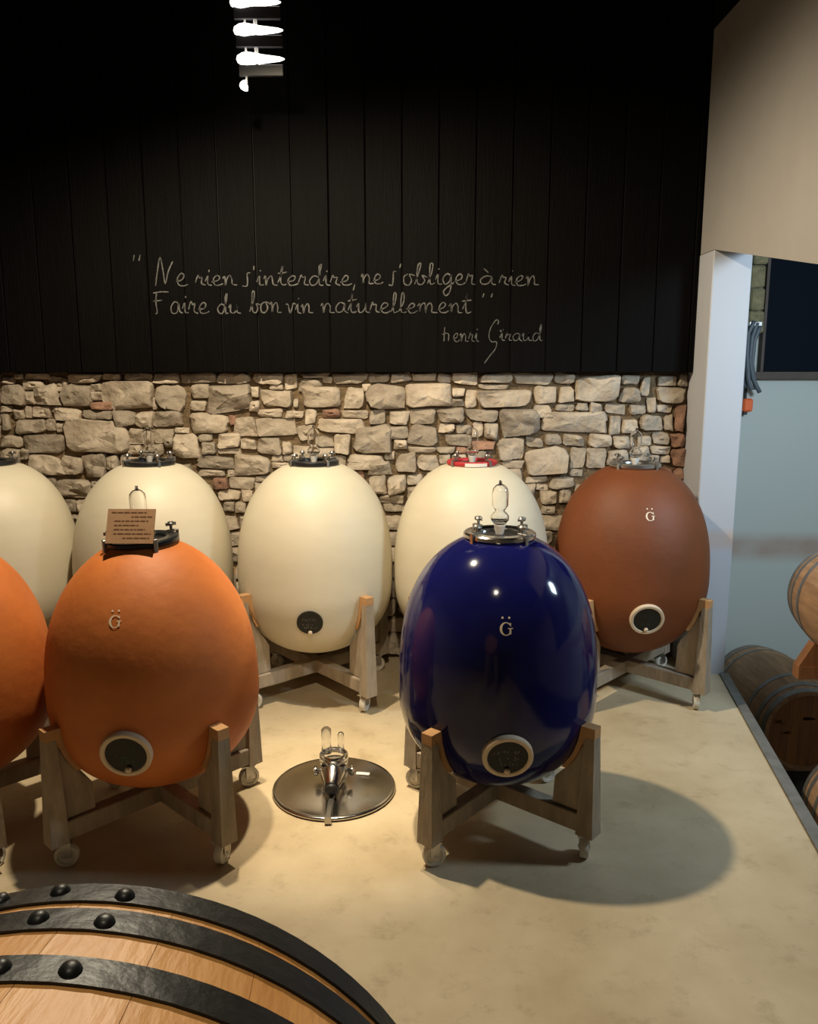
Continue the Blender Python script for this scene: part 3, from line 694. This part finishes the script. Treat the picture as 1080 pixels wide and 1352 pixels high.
# ------------------------------------------------------------------ casks
def barrel(name, loc, rot, length, r_end, r_mid, hoops, wood, hoop_m, nst, label, group=None, stave_parts=True, head_y=.035, rivets=()):
    """lying cask, axis along local Y from -length/2 to +length/2"""
    root = empty(name, loc, rot)
    def rad(y): return r_mid - (r_mid - r_end) * (2 * y / length) ** 2
    ns = 14; ys = [-length / 2 + length * k / ns for k in range(ns + 1)]
    th = .024
    for k in range(nst):
        a0 = 2 * math.pi * (k + .003) / nst; a1 = 2 * math.pi * (k + .997) / nst; seg = 3
        bm = bmesh.new(); rows = []
        for y in ys:
            row = []
            for s in range(seg + 1):
                a = a0 + (a1 - a0) * s / seg
                row.append(bm.verts.new(((rad(y)) * math.sin(a), y, (rad(y)) * math.cos(a))))
            for a in (a1, a0): row.append(bm.verts.new(((rad(y) - th) * math.sin(a), y, (rad(y) - th) * math.cos(a))))
            rows.append(row)
        m_ = seg + 3
        for A, B in zip(rows, rows[1:]):
            for i in range(m_): bm.faces.new((A[i], A[(i + 1) % m_], B[(i + 1) % m_], B[i]))
        bm.faces.new(rows[0]); bm.faces.new(rows[-1][::-1])
        obj('stave', bm, wood, root, 'auto')
    for (y0, y1) in hoops:
        bm = bmesh.new(); n = 96
        pr_ = [(rad(y0) + .0005, y0), (rad(y0) + .003, y0), (rad(y1) + .003, y1), (rad(y1) + .0005, y1)]
        lathe(bm, pr_, n, Matrix.Rotation(R(-90), 4, 'X'), True)
        ho = obj('hoop', bm, hoop_m, root, 'auto')
        ym = (y0 + y1) / 2
        for (ry, ra) in rivets:
            if min(y0, y1) < ry < max(y0, y1):
                rr_ = rad(ry) + .0025
                T = Matrix.Translation((rr_ * math.sin(ra), ry, rr_ * math.cos(ra))) @ Matrix.Rotation(ra, 4, 'Y')
                bm = bmesh.new(); lathe(bm, [(0, -.002), (.0085, -.002), (.0085, .001), (.0065, .0045), (.003, .006), (0, .0063)], 16, T)
                obj('rivet', bm, hoop_m, ho, True)
    for s in (-1, 1):
        yh = s * (length / 2 - head_y); rh = rad(yh) - th + .004; nb = 7
        for k in range(nb):
            x0 = -rh + 2 * rh * k / nb + .0008; x1 = -rh + 2 * rh * (k + 1) / nb - .0008
            up, dn = [], []
            for i in range(5):
                x = x0 + (x1 - x0) * i / 4; zz = math.sqrt(max(rh * rh - x * x, .0001)); up.append((x, zz)); dn.append((x, -zz))
            bm = bmesh.new(); prism(bm, up + dn[::-1], yh - .01, yh + .01, 'y'); obj('head_board', bm, M['oak_head'], root)
    tag(root, label, 'cask', group)
    return root
# foreground cask: far chime at y = .655
L_ = 0.95; yc = .656 - L_ / 2
def ly(y): return y - yc
hp = [(ly(.623), ly(.655)), (ly(.577), ly(.610)), (ly(.508), ly(.540))]
hp = hp + [(-b, -a) for a, b in hp]
def ang(px, py, y):
    p = at(px, py, y); return math.atan2(p.x + .277, p.z - 1.332)
rv = [(ly(.640), ang(79, 1175, .640)), (ly(.633), ang(165, 1180, .633)), (ly(.640), ang(-3, 1181, .64)), (ly(.592), ang(50, 1210, .592)), (ly(.588), ang(138, 1214, .588)), (ly(.522), ang(93, 1278, .522)), (ly(.523), ang(-2, 1272, .523))]
barrel('oak_cask', (-.277, yc, 1.332), 0, L_, .316, .365, hp, M['oak'], M['hoop'], 26,
       'golden oak cask with black riveted iron hoops lying before the tanks', rivets=rv)
tr = empty('cask_trestle', (-.277, yc, 0))
for y in (-.28, .28):
    bm = bmesh.new(); pts = [(.375 * math.sin(R(a)), 1.332 - .354 * math.cos(R(a))) for a in range(-38, 39, 4)]
    prism(bm, [(-.32, .86)] + [(x, z - .003) for x, z in pts] + [(.32, .86)], y - .04, y + .04, 'y'); obj('cradle', bm, M['wood_grey'], tr)
    for s in (-1, 1): box_obj('leg', (s * .27 - .04, y - .04, 0), (s * .27 + .04, y + .04, .86), M['wood_grey'], tr)
for s in (-1, 1): box_obj('rail', (s * .27 - .03, -.24, .3), (s * .27 + .03, .24, .38), M['wood_grey'], tr)
tag(tr, 'wooden trestle under the golden oak cask with black hoops', 'trestle')

hz = [(-.475, -.435), (-.40, -.365), (-.27, -.235), (.235, .27), (.365, .40), (.435, .475)]
b1 = barrel('oak_cask', (2.73, 5.75, -.36), R(0), .96, .285, .345, hz, M['oak_old'], M['hoop_zinc'], 22,
            'aged oak cask with grey hoops low beside the kerb, its brown head showing', 'casks in the bay')
b2 = copy_tree(b1); b2.location = (2.69, 4.55, .70); b2['label'] = 'aged oak cask on the wooden cradle, topmost in the bay'
b3 = copy_tree(b1); b3.location = (2.575, 3.93, -.36); b3.rotation_euler = (0, 0, R(0)); b3['label'] = 'aged oak cask in front of the other low cask, mostly past the kerb'
# pencil marks on the head of the low cask
bm = bmesh.new(); rr = random.Random(9)
yh = -.96 / 2 + .035 - .0115
for (cx, cz, s) in ((-.17, .06, .05), (.03, .09, .05), (-.12, -.02, .03)):
    for k in range(3):
        pts_ = smooth_pts([(cx + rr.uniform(-s, s), cz + rr.uniform(-s, s) * .35) for _ in range(4)], 3)
        ribbon(bm, pts_, .009, lambda a, b: (a, yh, b), rr.uniform(0, 9))
obj('head_mark', bm, M['ink'], b1)
# steel racks / cradles carrying the casks
def cradle(loc, r_mid, h, label, m):
    root = empty('cask_cradle', loc)
    for y in (-.26, .26):
        bm = bmesh.new(); rr_ = r_mid - (.060) * (2 * .22 / .96) ** 2 + .001
        pts = [(rr_ * math.sin(R(a)), -rr_ * math.cos(R(a))) for a in range(-40, 41, 5)]
        prism(bm, [(-.30, -r_mid - h)] + pts + [(.30, -r_mid - h)], y - .035, y + .035, 'y'); obj('block', bm, m, root)
    if h > .1:
        for s in (-1, 1): box_obj('rail', (s * .27 - .03, -.40, -r_mid - h - .05), (s * .27 + .03, .40, -r_mid - h), m, root)
    tag(root, label, 'cradle', 'cradles under the casks'); return root
cradle((2.73, 5.75, -.36), .345, .044, 'low wooden cradle under the cask with brown head by the kerb', M['oak_old'])
cradle((2.575, 3.93, -.36), .345, .044, 'low wooden cradle under the cask mostly past the kerb', M['oak_old'])
rk = cradle((2.69, 4.55, .70), .345, .06, 'brown wooden cradle carrying the topmost cask', M['oak_head'])
for y in (-.26, .26): box_obj('crossbar', (-.30, y - .04, -.345 - .06 - .08), (1.859, y + .04, -.345 - .0605), M['oak_head'], rk)

# ------------------------------------------------------------------ things on the bay wall
p = at(1007, 496, 6.36); p_panel = p.copy()
root = empty('dark_panel', (p.x, 6.37, p.z))
box_obj('sheet', (0, 0, .03), (1.75, .045, 1.1), M['navy'], root, .004); box_obj('bottom_rail', (-.16, -.012, -.025), (1.75, .045, .029), M['brown_rail'], root)
box_obj('side_rail', (-.022, -.012, .03), (-.001, .045, 1.1), M['brown_rail'], root)
tag(root, 'large navy black panel on the pale green wall above the casks', 'panel')
a = at(990, 440, 6.38); b = at(1005, 330, 6.38)
strip = empty('stone_strip', (a.x, 6.4195, a.z))
for k in range(5):
    z0 = (3.2 - a.z) * k / 5; z1 = (3.2 - a.z) * (k + 1) / 5 - .006
    bm = bmesh.new(); bx(bm, (-.03 + .01 * (k % 2), -.0745 + .008 * (k % 3), z0), (p_panel.x - .024 - .003 * (k % 3) - a.x, 0, z1), None, .012)
    obj('stone', bm, M['moss'], strip)
tag(strip, 'mossy yellowish stone strip between white pillar and dark panel', 'stones')
cb = empty('cable_bundle', (a.x, 6.33, a.z))
for k, (pts) in enumerate([[(996, 424), (988, 440), (986, 470), (988, 500), (992, 515)], [(1000, 426), (993, 445), (990, 475), (994, 500), (1003, 518)],
                           [(1004, 430), (996, 450), (993, 480), (996, 505), (998, 514)], [(990, 430), (985, 455), (984, 490), (984, 512)]]):
    P = [at(x, y, 6.30 + .012 * k) - Vector(cb.location) for x, y in pts]
    bm = bmesh.new(); P2 = []
    for i in range(len(P) - 1):
        for t in (0, .33, .67): P2.append(P[i].lerp(P[i + 1], t))
    P2.append(P[-1]); tube(bm, P2, .017, 8); obj('cable', bm, M['cable'], cb, True)
c_ = at(998, 428, 6.30) - Vector(cb.location)
bm = bmesh.new(); bx(bm, (c_.x - .05, -.03, c_.z - .015), (c_.x + .05, .0145, c_.z + .02), None, .004); obj('bracket', bm, M['steel_dull'], cb)
tag(cb, 'bundle of grey cables hanging beside the white pillar', 'cables')
p = at(988, 535, 6.36)
root = empty('orange_socket', (p.x, 6.419, p.z))
box_obj('housing', (-.04, -.07, -.05), (.035, 0, .05), M['orange_plastic'], root, .012); box_obj('black_cap', (-.03, -.05, -.075), (.0, 0, -.049), M['rubber'], root, .004)
box_obj('black_lead', (-.026, -.045, .051), (-.008, -.02, .14), M['rubber'], root, .004)
tag(root, 'small orange plastic socket box on the pale green wall', 'socket')

# ------------------------------------------------------------------ hanging lamp in front of the boards
LY = 5.2
lamp = empty('hanging_lamp', at(345, 60, LY))
o0 = Vector(lamp.location)
def lp(px, py): return at(px, py, LY) - o0
sc = (at(400, 60, LY).x - at(399, 60, LY).x)
for i, (xl, xr, yb) in enumerate([(303, 371, 3), (308, 374, 40), (312, 376, 78), (316, 330, 113)]):
    c = lp(xl, yb); e = lp(xr, yb); ln = e.x - c.x
    bm = bmesh.new()
    if i < 3:
        pr_ = [(0, 0), (.020, .008), (.034, .035), (.039, .065), (.034, .10), (.024, .16), (.013, ln - .03), (.005, ln - .004), (0, ln)]
    else:
        pr_ = [(0, 0), (.018, .008), (.028, .025), (.031, .042), (.030, .046), (0, .046)]
    lathe(bm, pr_, 20, Matrix.Translation((c.x, 0, c.z)) @ Matrix.Rotation(R(90), 4, 'Y') )
    g = obj('glowing_shade', bm, M['lamp'], lamp, True)
for (xl, xr, y0, y1) in [(309, 370, 9, 26), (312, 373, 47, 63), (316, 374, 86, 101)]:
    a = lp(xl, y1); b = lp(xr, y0); cx = (a.x + b.x) / 2; rr_ = (b.x - a.x) / 2
    bm = bmesh.new(); bx(bm, (a.x, -.012, a.z), (b.x, .012, b.z), None, .003)
    obj('glass_plate', bm, M['lamp_body'], lamp)
bm = bmesh.new(); t = lp(326, 113); tube(bm, [t, Vector((lp(322, 0).x, 0, 5.0 - o0.z))], .006); obj('wire', bm, M['white_metal'], lamp, True)
bm = bmesh.new(); t = lp(340, 100); tube(bm, [t, Vector((t.x - .02, 0, 5.0 - o0.z))], .011); obj('rod', bm, M['white_metal'], lamp, True)
tag(lamp, 'hanging lamp of stacked glowing shades before the black boards', 'lamp')
